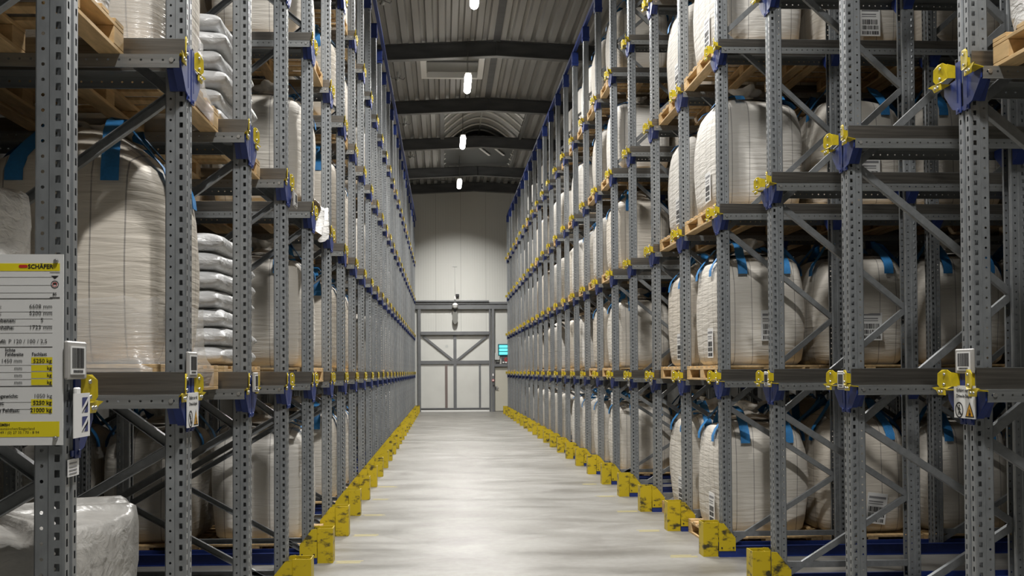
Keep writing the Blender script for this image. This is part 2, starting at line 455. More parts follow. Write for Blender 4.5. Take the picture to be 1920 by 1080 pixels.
# steel portal around the gate
mb = MB()
mb.box(-1.13, -1.00, yb-.16, yb, 0, 4.48); mb.box(1.98, 2.05, yb-.16, yb, 0, 4.48); mb.box(2.10, 2.21, yb-.18, yb, 0, 4.48)
mb.box(-1.25, 2.98, yb-.18, yb, 4.48, 4.66); mb.box(-1.25, 1.98, yb-.20, yb, 4.80, 4.86); mb.box(-1.25, 2.98, yb-.12, yb, 4.70, 4.80)
mb.box(2.90, 2.98, yb-.16, yb, 0, 4.48)
mb.box(-1.00, 1.98, yb-.22, yb, 3.36, 3.50)
trim(mb.mesh('gate_portal', tube_m))
# the gate: one tall white leaf in a tube frame
d = struct('door_1', wbox(gate_panel, -1.0, 1.98, .12, 3.36, .05))
def gate(name, m, *b):
    q = MB(); q.box(*b); struct(name, q.mesh(name, m), parent=d)
gate('centre_post', tube_m, .42, .555, yb-.13, yb-.05, .12, 3.36)
gate('cross_rail', tube_m, -1.0, .42, yb-.12, yb-.05, 2.08, 2.23); gate('cross_rail', tube_m, .555, 1.98, yb-.12, yb-.05, 2.08, 2.23)
gate('upright_tube', tube_red, .05, .16, yb-.10, yb-.05, .16, 2.08, ); gate('upright_tube', tube_m, 1.53, 1.61, yb-.10, yb-.05, .16, 2.08)
gate('bottom_rail', tube_m, -1.0, .42, yb-.12, yb-.05, .12, .17); gate('bottom_rail', tube_m, .555, 1.98, yb-.12, yb-.05, .12, .17)
for a, b in (((-.90, 3.30), (.41, 2.24)), ((1.89, 3.30), (.565, 2.24))):
    q = MB(); q.bar((a[0], yb-.09, a[1]), (b[0], yb-.09, b[1]), .10, .06); struct('diagonal_tube', q.mesh('diagonal_tube', tube_m), parent=d)
gate('sill', white_m, -1.0, 1.98, yb-.10, yb-.0, .0, .09)
gate('sill_seal', dark_m, -1.0, 1.98, yb-.11, yb-.02, .09, .12)
q = MB(); q.disc((.13, yb-.056, 2.86), (1, 0, 0), (0, 0, 1), .07, 12); struct('lock_plate', q.mesh('lock_plate', grey_m), parent=d)
# personnel door
d2 = struct('door_2', wbox(door_m, 2.23, 2.90, .02, 1.94, .05))
q = MB(); q.box(2.21, 2.98, yb-.16, yb, 1.96, 2.08); struct('door_head', q.mesh('door_head', tube_m), parent=d2)
q = MB(); q.rbox(2.24, 2.36, yb-.075, yb-.05, .93, 1.10, .008); q.tube([(2.28, yb-.075, 1.02), (2.28, yb-.12, 1.02), (2.40, yb-.12, 1.02)], .012, 8); struct('door_handle', q.mesh('door_handle', bolt_m), parent=d2)
q = MB(); q.box(2.235, 2.275, yb-.085, yb-.075, .95, 1.08); struct('lock_case', q.mesh('lock_case', dark_m), parent=d2)

# things on the end wall
e = empty('insect_trap', (2.62, yb-.02, 2.43), 'small cabinet with three glowing cyan tubes high on the end wall', 'light trap')
q = MB(); q.rbox(-.25, .34, -.09, .0, 0, .52, .012); part('case', q.mesh('case', trap_m), e)
for k in range(3):
    q = MB(); q.rbox(-.20, .30, -.125, -.09, .05+.15*k, .165+.15*k, .015); part('tube', q.mesh('tube', cyan_e), e)
e = empty('control_cabinet', (2.73, yb, 2.10), 'small dark switch box with a red symbol under the glowing cyan tubes', 'control box')
q = MB(); q.rbox(-.21, .20, -.12, 0, .0, .30, .01); part('case', q.mesh('case', mat('cabinet_dark', (.08, .08, .085), .4)), e)
q = MB(); q.ring((0, -.122, .17), (1, 0, 0), (0, 0, 1), .055, .085, 20); q.bar((-.05, -.123, .21), (.05, -.123, .12), .03, .004, (0, 1, 0)); part('red_symbol', q.mesh('red_symbol', sign_red), e)
for k in range(3):
    q = MB(); q.box(-.16+.11*k, -.09+.11*k, -.126, -.12, .01, .075); part('white_label', q.mesh('white_label', white_m), e)
e = empty('junction_box', (2.33, yb, 2.25), 'pale grey box on the end wall, left of the dark switch box', 'junction box')
q = MB(); q.rbox(-.11, .12, -.10, 0, .0, .30, .012); part('case', q.mesh('case', grey_m), e)
q = MB(); q.tube([(-.04, -.05, 0), (-.04, -.05, -.16)], .018, 8); part('cable', q.mesh('cable', dark_m), e)
q = MB(); q.rbox(-.06, .11, -.09, 0, -.17, -.09, .01); part('socket', q.mesh('socket', dark_m), e)
e = empty('push_button', (2.145, yb-.18, 1.36), 'round red and white push button on the steel post beside the gate', 'push button')
q = MB(); q.rbox(-.05, .05, -.04, 0, -.06, .30, .008); part('case', q.mesh('case', tube_m), e)
q = MB(); q.disc((0, -.042, 0), (1, 0, 0), (0, 0, 1), .055, 20); part('red_ring', q.mesh('red_ring', sign_red), e)
q = MB(); q.tube([(0, -.04, 0), (0, -.075, 0)], .034, 16); part('knob', q.mesh('knob', white_m), e)
q = MB(); q.box(-.03, .03, -.046, -.04, .2, .29); part('white_label', q.mesh('white_label', white_m), e)
e = empty('key_switch', (2.17, yb-.18, 1.14), 'small black key switch below the push button beside the gate', 'switch')
q = MB(); q.tube([(0, 0, 0), (0, -.04, 0)], .04, 14); part('body', q.mesh('body', dark_m), e)
e = empty('dome_camera', (.50, yb, 4.62), 'white dome camera over the gate and its shadow shaped as a grey oval below', 'camera')
q = MB()
rows = []
for k in range(9):
    a = PI*(k/8)-PI/2
    rows.append([(math.cos(t)*math.cos(a)*.13, -.34+math.sin(t)*math.cos(a)*.13, math.sin(a)*.13) for t in [2*PI*j/18 for j in range(18)]])
q.grid(rows, closed=True); part('dome', q.mesh('dome', white_m), e)
q = MB(); q.tube([(0, -.34, -.008), (0, -.34, .008)], .137, 20); part('seam_ring', q.mesh('seam_ring', dark_m), e)
q = MB(); q.tube([(0, 0, .02), (0, -.24, .02)], .035, 8); q.box(-.07, .07, -.02, 0, -.05, .09); part('bracket', q.mesh('bracket', grey_m), e)
q = MB(); q.tube([(0, -.30, -.12), (0, -.28, -.25)], [.06, .03], 10); part('shadow_neck', q.mesh('shadow_neck', dark_m), e)  # upper end of the dome's shadow, shaped as a solid piece
q = MB(); q.prism([(math.cos(2*PI*k/24)*.125, -.25, -.51+math.sin(2*PI*k/24)*.29) for k in range(24)], (0, -.015, 0), (0, .015, 0)); part('oval_shadow', q.mesh('oval_shadow', oval_m), e)  # shadow of the dome, put in as a dark grey oval
e = empty('surface_conduit', (.50, yb, 4.86), 'thin grey cable running up the end wall above the dome camera', 'cable')
q = MB(); q.tube([(0, -.015, .10), (0, -.015, 1.5)], .012, 6); part('cable', q.mesh('cable', grey_m), e)
q = MB(); q.box(-.10, .10, -.03, 0, 1.48, 1.52); part('clip', q.mesh('clip', grey_m), e)
e = empty('floodlight', (.56, yb-.02, 4.99), 'tiny black and white lamp at the foot of the thin wall cable', 'lamp')
q = MB(); q.rbox(-.03, .12, -.12, -.02, .03, .15, .01); part('head', q.mesh('head', dark_m), e)
q = MB(); q.rbox(-.10, -.02, -.09, 0, -.10, .06, .01); part('base', q.mesh('base', white_m), e)

# ================================================================== RACK PARTS (prototypes)
HU = 8.17
def upright_mesh():
    mb = MB(); z0, n, p = .09, 160, .05; z1 = z0+n*p
    for s in (1, -1):
        pl = [(.008, 0), (.008, .010), (0, .014), (0, .052), (.006, .06), (.05, .06), (.054, .054), (.094, .054), (.1, .048), (.1, .028)]
        pl = [(x, y*s) for x, y in pl]
        for k in range(len(pl)-1):
            (xa, ya), (xb, yb_) = pl[k], pl[k+1]
            L = math.hypot(xb-xa, yb_-ya)
            def P(u, v, xa=xa, ya=ya, xb=xb, yb_=yb_, L=L): return (xa+(xb-xa)*u/L, ya+(yb_-ya)*u/L, v)
            if k == 2: mb.hole_strip(P, 0, L, .021, .0135, .0245, z0, n, p)
            elif k == 4: mb.hole_strip(P, 0, L, .017, .0165, .024, z0+.025, n-1, p); mb.quad(P(0, z0), P(L, z0), P(L, z0+.025), P(0, z0+.025)); mb.quad(P(0, z1-.025), P(L, z1-.025), P(L, z1), P(0, z1))
            elif k == 6: mb.hole_strip(P, 0, L, .020, .012, .012, z0, n, p, 'round')
            else: mb.quad(P(0, z0), P(L, z0), P(L, z1), P(0, z1))
            mb.quad(P(0, .008), P(L, .008), P(L, z0), P(0, z0)); mb.quad(P(0, z1), P(L, z1), P(L, HU), P(0, HU))
    return mb.mesh('upright', steel)
M_UP = upright_mesh()
mb = MB(); mb.box(-.02, .14, -.095, -.0605, 0, .008); mb.box(-.02, .14, .0605, .095, 0, .008); mb.box(-.02, .14, -.06, .06, 0, .008)
M_BASE = mb.mesh('base_plate', steel)
def brace_mesh(a, b):
    mb = MB(); a = Vector(a); b = Vector(b)
    mb.bar(a+Vector((0, -.017, 0)), b+Vector((0, -.017, 0)), .045, .004)
    d = (b-a).normalized(); w = d.cross(Vector((0, 1, 0)))
    for sg in (1, -1): mb.bar(a+w*.0215*sg, b+w*.0215*sg, .004, .034)
    mb.box(a.x-.012, a.x+.012, -.03, .03, a.z-.012, a.z+.012); mb.box(b.x-.012, b.x+.012, -.03, .03, b.z-.012, b.z+.012)
    return mb.mesh('brace', steel_dark)
NODES = [(0, .10), (1, .74), (0, 1.41), (1, 2.25), (0, 3.10), (1, 4.05), (0, 5.0), (1, 5.95), (0, 6.9), (1, 7.8)]
def braces(D):
    P = lambda n: ((.075 if n[0] == 0 else D-.075), 0, n[1])
    out = [brace_mesh(P(a), P(b)) for a, b in zip(NODES, NODES[1:])]
    out.append(brace_mesh((.075, 0, .20), (D-.075, 0, .20)))
    return out
DEPTH = {'L': 1.30, 'R': 1.19}
M_BR = {s: braces(DEPTH[s]) for s in 'LR'}
# blue cantilever bracket clasping the upright: origin at shelf height on the front face
def bracket_mesh(sides):
    mb = MB()
    for s in sides:
        mb.prism([(0, .012*s, .085), (0, .064*s, .085), (0, .064*s, .0), (0, .185*s, -.008), (0, .185*s, -.055), (0, .10*s, -.145), (0, .064*s, -.155), (0, .064*s, -.178), (0, .012*s, -.178)], (-.009, 0, 0), (-.002, 0, 0))
        mb.prism([(0, .0635*s, -.002), (0, .118*s, -.006), (0, .118*s, -.05), (0, .0635*s, -.14)], (-.002, 0, 0), (.075, 0, 0))
        mb.prism([(0, .122*s, -.060), (0, .185*s, -.060), (0, .095*s, -.145), (0, .068*s, -.140)], (-.002, 0, 0), (.03, 0, 0))
        mb.tube([(-.014, .045*s, -.160), (-.002, .045*s, -.160)], .010, 8)
        mb.box(-.0105, -.009, .052*s-.003, .052*s+.003, -.12, .06)
    mb.box(-.007, -.002, -.014, .014, -.17, -.15)
    return mb.mesh('bracket', blue)
M_BRK = bracket_mesh((1, -1)); M_BRK_END = bracket_mesh((-1,))
# plain bracket on the inner uprights
mb = MB()
for s in (1, -1): mb.prism([(0, .0635*s, -.002), (0, .16*s, -.006), (0, .16*s, -.05), (0, .0635*s, -.14)], (.02, 0, 0), (.09, 0, 0))
mb.box(.082, .088, -.0635, .0635, -.05, -.01)
M_BRK2 = mb.mesh('inner_bracket', blue)
# yellow entry guide: a tall flared leaf and a hooked tab
def guide_mesh(s, p):
    mb = MB()
    # tall hexagonal leaf, slightly folded outwards
    mb.prism([(-p+.012, .074*s, .012), (-p, .100*s, .0), (-p-.006, .160*s, .004), (-p-.012, .176*s, .022), (-p-.012, .172*s, .078), (-p-.004, .140*s, .098), (-p, .100*s, .098), (-p+.012, .074*s, .080)], (-.005, 0, 0), (.0, 0, 0))
    mb.prism([(-p+.006, .074*s, .012), (-.002, .074*s, .012), (-.002, .074*s, .075), (-p+.006, .074*s, .085)], (0, -.004*s, 0), (0, 0, 0))
    # hooked tab on the end of the lip
    mb.prism([(-p, .120*s, -.034), (-p, .190*s, -.034), (-p-.004, .205*s, -.010), (-p-.010, .240*s, .004), (-p-.004, .200*s, .008), (-p, .120*s, .002)], (-.005, 0, 0), (0, 0, 0))
    mb.prism([(-.002, .120*s, -.006), (-p, .120*s, -.006), (-p, .215*s, .002), (-.002, .200*s, -.006)], (0, 0, -.004), (0, 0, 0))
    for (y, z) in ((.118, .074), (.122, .022), (.146, -.016), (.176, -.016)):
        mb.tube([(-p-.013, y*s, z), (-p-.001, y*s, z)], .007, 8, 1)
    return mb.mesh('entry_guide', yellow_g, bolt_m)
M_GD = {'L': [guide_mesh(1, .012), guide_mesh(-1, .012)], 'R': [guide_mesh(1, .055), guide_mesh(-1, .055)]}
mb = MB(); mb.box(-.012, .112, -.070, .070, 7.93, 8.20); mb.box(-.02, .12, -.078, .078, 7.98, 8.0)
M_CAP = mb.mesh('top_sleeve', blue)
def rail_mesh(s, L=5.2):
    """pallet rail: lip with holes, shelf, outer guide wall; s = side of the upright it sits on"""
    mb = MB()
    def lip(u, v): return (v, .125*s, u)
    mb.hole_strip(lip, -.052, 0, -.026, .011, .011, -.015, int((L+.01)/.05), .05, 'round')
    mb.box(-.015, L, min(.125*s, .115*s), max(.125*s, .115*s), -.056, -.052)
    mb.box(-.015, L, min(.125*s, .030*s), max(.125*s, .030*s), -.003, 0)
    # the shelf and wall stop short of the bracket plate at the front, then run past the uprights
    return mb
def rail(s, L=5.2):
    mb = MB()
    def lip(u, v): return (v, .188*s, u)
    mb.hole_strip(lip, -.058, 0, -.027, .011, .011, -.0, int(L/.05), .05, 'round')
    a, b = sorted((.188*s, .178*s)); mb.box(0, L, a, b, -.062, -.058)
    a, b = sorted((.188*s, .080*s)); mb.box(0, L, a, b, -.003, 0)
    a, b = sorted((.083*s, .080*s)); mb.box(0, L, a, b, 0, .105, 2)
    a, b = sorted((.083*s, .068*s)); mb.box(0, L, a, b, .105, .108)
    mb.tube([(.035, .1885*s, -.027), (.035, .194*s, -.027)], .011, 8, 1)
    return mb
M_RAIL = {1: rail(1).mesh('pallet_rail', zinc, bolt_m, zinc_wall), -1: rail(-1).mesh('pallet_rail', zinc, bolt_m, zinc_wall)}
# yellow foot guard
mb = MB(); nx0, nx1 = -.190, -.048
mb.box(nx0, nx0+.008, -.085, .085, 0, .32); mb.box(nx0+.008, nx1, -.085, -.077, 0, .32); mb.box(nx0+.008, nx1, .077, .085, 0, .32)
mb.box(nx1-.008, nx1, -.077, .077, .0, .30)
M_NOSE = mb.mesh('nose', yellow)
mb = MB(); mb.prism([(nx1+.002, 0, .055), (.112, 0, .055), (.112, 0, .175), (.0, 0, .315), (nx1+.002, 0, .32)], (0, -.003, 0), (0, .003, 0))
for x in (-.02, .09): mb.tube([(x, -.010, .085), (x, .010, .085)], .008, 8, 1)
M_SIDE = mb.mesh('side_plate', yellow, ink)
mb = MB()
for s in (1, -1):
    a, b = sorted((.064*s if False else .0985*s, .104*s)); mb.box(-.045, 5.2, a, b, 0, .105)
    a, b = sorted((.104*s, .128*s)); mb.box(.115, 5.2, a, b, .10, .105); mb.box(-.045, 5.2, a, b, 0, .006)
mb.box(-.045, -.035, -.0985, .0985, 0, .05)
M_FRAIL = mb.mesh('floor_guide_rail', blue)

SIDE = {'L': dict(x=XL, y=YL, n=NL, rz=PI, word='left', sx=-1), 'R': dict(x=XR, y=YR, n=NR, rz=0, word='right', sx=1)}
def post_y(s, i): return SIDE[s]['y']+i*PITCH+.06
def post_words(s, i): return '%s %s-hand post' % (ORD[i], SIDE[s]['word'])
far_rails = MB()
for s in 'LR':
    S = SIDE[s]; D = DEPTH[s]
    for i in range(S['n']):
        y = post_y(s, i); w = '%s post back in the %s-hand rack' % (ORD[i], S['word'])
        e = empty('storage_rack', (S['x'], y, 0), 'grey perforated steel rack section with zigzag bracing, %s' % w, 'rack', 'front rack sections along the aisle', S['rz'])
        part('upright', M_UP, e); part('upright', M_UP, e, (D, 0, 0), (0, 0, PI))
        part('base_plate', M_BASE, e); part('base_plate', M_BASE, e, (D, 0, 0), (0, 0, PI))
        for bm in M_BR[s]: part('brace', bm, e)
        part('top_sleeve', M_CAP, e, label='blue sleeve on the top of the upright')
        for t in range(1, 5):
            end = s == 'L' and i == 0
            b = part('bracket', M_BRK_END if end else M_BRK, e, (0, 0, SHELF[t]), label='blue cantilever bracket')
            for g in (M_GD[s][1:] if end else M_GD[s]): part('entry_guide', g, b, label='yellow entry guide')
            part('inner_bracket', M_BRK2, e, (D-.11, 0, SHELF[t]))
        # deeper frames of the same line, where the empty lanes let them be seen
        if i <= (9 if s == 'R' else 7):
            for k, off in ((1, 2.05), (2, 4.0)):
                f = empty('storage_rack', (S['x']+S['sx']*off, y, 0), 'grey inner rack section, %s row behind the %s post back on the %s' % (('middle', 'rear')[k-1], ORD[i], S['word']), 'rack', 'inner rack sections', S['rz'])
                part('upright', M_UP, f); part('upright', M_UP, f, (D, 0, 0), (0, 0, PI))
                part('base_plate', M_BASE, f); part('base_plate', M_BASE, f, (D, 0, 0), (0, 0, PI))
                for bm in M_BR[s]: part('brace', bm, f)
                for t in range(1, 5):
                    part('inner_bracket', M_BRK2, f, (0, 0, SHELF[t])); part('inner_bracket', M_BRK2, f, (D-.11, 0, SHELF[t]))
        for t in range(1, 5):
            for sd in (1, -1):
                if s == 'L' and i == 0 and sd == -1: continue      # the end frame carries a rail on one side only
                me = M_RAIL[sd if s == 'R' else -sd]       # sd: +1 beyond the post, -1 on the camera side
                if i >= (19 if s == 'L' else 18):
                    far_rails.add_mesh(me, Matrix.Translation((S['x'], y, SHELF[t])) @ Matrix.Rotation(S['rz'], 4, 'Z')); continue
                thing('pallet_rail', me, (S['x'], y, SHELF[t]), 'grey pallet rail, %s, %s side of the %s' % (LEVEL[t], 'far' if sd == 1 else 'near', w.replace(' in the', ',').replace('-hand rack', ' rack')), 'pallet rail', 'pallet rails', (0, 0, S['rz']))
        thing('floor_guide_rail', M_FRAIL, (S['x'], y, 0), 'dark blue floor rail running inward from the %s' % w, 'floor rail', 'blue floor rails', (0, 0, S['rz']))
        g = empty('post_guard', (S['x'], y, 0), 'scuffed yellow foot guard at the %s' % w, 'post guard', 'yellow foot guards', S['rz'])
        part('nose', M_NOSE, g); part('side_plate', M_SIDE, g, (0, -.108, 0)); part('side_plate', M_SIDE, g, (0, .108, 0))
    # long blue tie along the tops
    mb = MB(); mb.box(-.02, .04, post_y(s, 0), post_y(s, S['n']-1), 8.205, 8.27)
    thing('top_tie_beam', mb.mesh('top_tie_beam', blue), (S['x']+.03, 0, 0), 'long blue tie beam along the tops of the %s-hand posts' % S['word'], 'tie beam')
tag(thing('pallet_rail', far_rails.mesh('far_pallet_rails', zinc, bolt_m), (0, 0, 0), 'rows of tiny grey pallet rail ends at the far end of the aisle', 'pallet rails'), kind='stuff')

# ================================================================== GOODS
BX, BY, BH = .90, 1.10, 1.09
def superell(t, e):
    c, s = math.cos(t), math.sin(t)
    return math.copysign(abs(c)**(2/e), c), math.copysign(abs(s)**(2/e), s)
def bag_meshes(seed, m, tent=False, tucked=False):
    r = random.Random(seed)
    prof = [(0, .80, 4), (.012, .90, 4.5), (.05, .955, 5), (.14, .985, 5.5), (.28, 1.0, 6), (.42, 1.012, 6), (.56, 1.015, 6), (.70, 1.01, 5.5), (.82, .995, 5), (.92, .97, 4.6), (.99, .93, 4.2), (1.04, .86, 3.8), (1.075, .74, 3.4), (1.09, .55, 3), (1.115, .34, 2.5), (1.15, .17, 2)]
    if tent: prof = prof[:8]+[(.84, 1.005, 5.4), (.95, .985, 5), (1.03, .93, 4.4), (1.08, .82, 3.8), (1.14, .68, 3.3), (1.20, .52, 3), (1.25, .36, 2.6), (1.275, .20, 2)]
    ph = [r.uniform(0, 6.28) for _ in range(8)]; am = r.uniform(.006, .014)
    lean = (r.uniform(-.015, .015), r.uniform(-.02, .02))
    rows = []
    N = 56
    for z, k, e in prof:
        R = []
        for j in range(N):
            t = 2*PI*j/N; x, y = superell(t, e)
            kk = k*(1+am*math.sin(3*t+ph[0]+4*z)+am*.8*math.sin(7*t+ph[1]-5*z)+.004*math.sin(40*z+5*t+ph[2]))
            zz = z*1.0+(.02*math.sin(2*t+ph[3]) if z > .9 else 0)*(1 if z < 1.1 else .3)
            R.append((x*BX/2*kk+lean[0]*z, y*BY/2*kk+lean[1]*z, zz))
        rows.append(R)
    mb = MB(); i = mb.grid(rows, closed=True)
    mb.f.append(tuple(range(N-1, -1, -1))); mb.m.append(0); mb.sm.append(False)
    body = mb.mesh('body', m)
    mb = MB(); rows = []
    for z, k in (((1.24, .22), (1.26, .16), (1.285, .10), (1.295, .08), (1.305, .09), (1.32, .12), (1.325, .11)) if tent else ((1.12, .30), (1.15, .15), (1.19, .085), (1.205, .07), (1.225, .10), (1.26, .15), (1.285, .14))):
        R = []
        for j in range(24):
            t = 2*PI*j/24; kk = k*(1+.22*math.sin(6*t+ph[4])*(1 if z > 1.2 else .35))
            R.append((math.cos(t)*kk+lean[0]+.04*(z-1.1), math.sin(t)*kk+lean[1]+.25*max(0, z-1.2), z+.02*math.sin(3*t+ph[5])*(z > 1.22)))
        rows.append(R)
    mb.grid(rows, closed=True); spout = mb.mesh('spout', m)
    loops = []
    for sx in (1, -1):
        for sy in (1, -1):
            j = lambda a: a+r.uniform(-.02, .02)
            w = .045; ox, oy = lean
            dx = r.uniform(-.05, .05)
            ctr = [((sx*.215, sy*.567, .90), (w, 0, 0)), ((sx*.215, sy*.563, .96), (w, 0, 0)), ((sx*.215, sy*.535, 1.02), (w, 0, 0)), ((sx*.21, sy*.45, 1.10), (w, 0, 0)),
                   ((sx*j(.20), sy*j(.31), j(1.20)), (w, 0, 0)), ((sx*j(.22), sy*j(.22), j(1.26)), (w*.8, -w*.6*sx*sy, 0)), ((sx*j(.28), sy*j(.20), j(1.22)), (0, -w*sx*sy, 0)),
                   ((sx*.37, sy*.26, 1.105), (0, -w*sx*sy, 0)), ((sx*.435, sy*.27, 1.02), (0, -w*sx*sy, 0)), ((sx*.461, sy*.27, .96), (0, -w*sx*sy, 0)), ((sx*.465, sy*.27, .90), (0, -w*sx*sy, 0))]
            if tent:
                ctr = [((sx*.235, sy*.560, .92), (w, 0, 0)), ((sx*.235, sy*.552, .98), (w, 0, 0)), ((sx*.225, sy*.505, 1.06), (w, 0, 0)), ((sx*.20, sy*.41, 1.145), (w, 0, 0)), ((sx*.17, sy*.31, 1.225), (w, 0, 0)),
                       ((sx*j(.16), sy*j(.22), 1.30), (w, 0, 0)), ((sx*.17, sy*.17, 1.325), (w*.8, -w*.6*sx*sy, 0)), ((sx*.22, sy*.16, 1.28), (0, -w*sx*sy, 0)), ((sx*.29, sy*.20, 1.19), (0, -w*sx*sy, 0)), ((sx*.365, sy*.25, 1.11), (0, -w*sx*sy, 0)), ((sx*.43, sy*.27, 1.03), (0, -w*sx*sy, 0)), ((sx*.455, sy*.27, .96), (0, -w*sx*sy, 0)), ((sx*.462, sy*.27, .90), (0, -w*sx*sy, 0))]
            if tucked:
                ctr = [((sx*.20, sy*.51, 1.055), (w, 0, 0)), ((sx*.20, sy*.45, 1.105), (w, 0, 0)), ((sx*j(.20), sy*j(.36), 1.13), (w, 0, 0)), ((sx*j(.22), sy*j(.27), 1.135), (w*.8, -w*.6*sx*sy, 0)), ((sx*.30, sy*.24, 1.12), (0, -w*sx*sy, 0)), ((sx*.385, sy*.25, 1.085), (0, -w*sx*sy, 0)), ((sx*.43, sy*.26, 1.03), (0, -w*sx*sy, 0))]
            mb = MB()
            A = []; Bq = []
            for (p, wv) in ctr:
                zf = p[2]/1.1
                p = Vector(p)+Vector((ox*zf, oy*zf, 0)); wv = Vector(wv)
                A.append([p-wv, p+wv])
            mb.grid(A, smooth=True)
            off = []
            for k, (a, b) in enumerate(A):
                p0 = (A[max(k-1, 0)][0]+A[max(k-1, 0)][1])/2; p1 = (A[min(k+1, len(A)-1)][0]+A[min(k+1, len(A)-1)][1])/2
                nrm = (p1-p0).cross(b-a).normalized()*.004
                off.append([a+nrm, b+nrm])
            mb.grid(off, smooth=True)
            loops.append(mb.mesh('lift_loop', loop_m))
    # printed label pouch
    mb = MB(); mb.box(-.10, .10, 0, .004, 0, .30, 0)
    for z, h in ((.245, .022), (.21, .012), (.19, .008)): mb.box(-.085, .06 if z < .24 else .085, -.001, 0, z, z+h, 2)
    for z0, z1 in ((.115, .165), (.065, .105), (.015, .050)):
        x = -.08
        while x < .075:
            ww = r.choice((.004, .007, .011)); mb.box(x, x+ww, -.001, 0, z0, z1, 1); x += ww+r.choice((.004, .007))
    lab = mb.mesh('label', paper, ink, ink_grey)
    # everything of a small far bag in one mesh
    return dict(body=body, spout=spout, loops=loops, label=lab)
BAGS = [bag_meshes(11, bag_m[0]), bag_meshes(23, bag_m[1], tucked=True), bag_meshes(37, bag_m[2], tent=True), bag_meshes(5, bag_m[0])]

PX, PY, PH = 1.0, 1.30, .145
def pallet_meshes():
    r = random.Random(3)
    mb = MB()
    y = -PY/2; ws = [.12, .095, .095, .12, .095, .095, .12]; gap = (PY-sum(ws))/6
    for w in ws: mb.rbox(-PX/2, PX/2, y, y+w, PH-.020, PH, .002); y += w+gap
    deck = mb.mesh('deck', wood)
    mb = MB()
    mb.rbox(-.05, .05, -PY/2, PY/2, PH-.040, PH-.0205, .002); bearer = mb.mesh('bearer', wood)
    mb = MB(); mb.rbox(-.05, .05, -.07, .07, .0205, PH-.0405, .003); block = mb.mesh('block', wood)
    mb = MB(); mb.rbox(-.05, .05, -PY/2, PY/2, 0, .020, .002); skid = mb.mesh('skid', wood)
    mb = MB()
    for me, locs in ((deck, [(0, 0)]), (bearer, [(x, 0) for x in (-.45, 0, .45)]), (block, [(x, q) for x in (-.45, 0, .45) for q in (-.58, 0, .58)]), (skid, [(x, 0) for x in (-.45, 0, .45)])):
        for x, q in locs: mb.add_mesh(me, Matrix.Translation((x, q, 0)))
    return dict(deck=deck, bearer=bearer, block=block, skid=skid, whole=mb.mesh('wooden_pallet', wood))
PAL = pallet_meshes()
def where(s, i, t, k):
    a = '%s lane on the %s, %s' % (ORD[i], SIDE[s]['word'], LEVEL[t])
    return a + (', outermost' if k == 0 else ', %s one in' % ORD[k])
def put_pallet(s, i, t, k, x, y, z, near, note=''):
    lab = 'wooden pallet, %s' % where(s, i, t, k)
    if not near:
        return thing('wooden_pallet', PAL['whole'], (x, y, z), lab, 'pallet', 'wooden pallets')
    e = empty('wooden_pallet', (x, y, z), lab, 'pallet', 'wooden pallets')
    part('deck', PAL['deck'], e)
    for dx in (-.45, 0, .45):
        part('bearer', PAL['bearer'], e, (dx, 0, 0)); part('skid', PAL['skid'], e, (dx, 0, 0))
        for dy in (-.58, 0, .58): part('block', PAL['block'], e, (dx, dy, 0))
    return e
mb = MB(); rows = []
N = 48
for z, kx, ky in ((-.13, .505, .655), (-.02, .507, .657), (.03, .49, .61), (.10, .478, .585), (.22, .474, .575), (.33, .472, .572)):
    R = []
    for j in range(N):
        c, q = superell(2*PI*j/N, 9 if z < 0 else 6); R.append((c*kx*1.012, q*ky*1.012, z+.012*math.sin(5*j)*(z > .3)))
    rows.append(R)
mb.grid(rows, closed=True); M_SKIRT = mb.mesh('stretch_film', clear_film)
n_bag = 0
def put_bag(s, i, t, k, xin, near=True, film=False, labelled=False, dy=0, kind=None):
    """xin: how far the bag's aisle side sits inside the aisle face of the posts"""
    global n_bag
    S = SIDE[s]; lane_y = S['y']+i*PITCH+.12+.725
    x = S['x']+S['sx']*(xin+BX/2); y = lane_y+dy; z = SHELF[t] if t else 0.0
    put_pallet(s, i, t, k, x, lane_y, z+.0005, near and k < 3)
    v = BAGS[(n_bag*7+i+t) % 4 if kind is None else kind]; n_bag += 1
    tone = 'cream' if v in (BAGS[0], BAGS[3]) else ('pale' if v is BAGS[1] else 'beige')
    lab = '%s bulk bag, %s' % (tone, where(s, i, t, k))
    rz = (0, PI)[n_bag % 2]
    if not near:
        o = thing('bulk_bag', v['body'], (x, y, z+PH+.001), lab, 'bulk bag', 'bulk bags', (0, 0, rz)); return o
    e = empty('bulk_bag', (x, y, z+PH+.001), lab, 'bulk bag', 'bulk bags', rz)
    part('body', v['body'], e); part('spout', v['spout'], e)
    for l in v['loops']: part('lift_loop', l, e, label='blue lifting loop')
    if labelled:
        fl = 1 if rz == 0 else -1
        # on the aisle side and on the side facing the camera
        if k == 0: part('label', v['label'], e, (-.466*fl*S['sx'], -.22*fl, .08), (0, 0, -PI/2 if S['sx']*fl > 0 else PI/2))
        if s == 'R' and (k == 1 or t == 1): part('label', v['label'], e, (.05*fl, -.570*fl, .10+.07*((t*2) % 3)), (0, .12*(t == 0), 0 if fl > 0 else PI))
    if film: part('stretch_film', M_SKIRT, e)
    return e
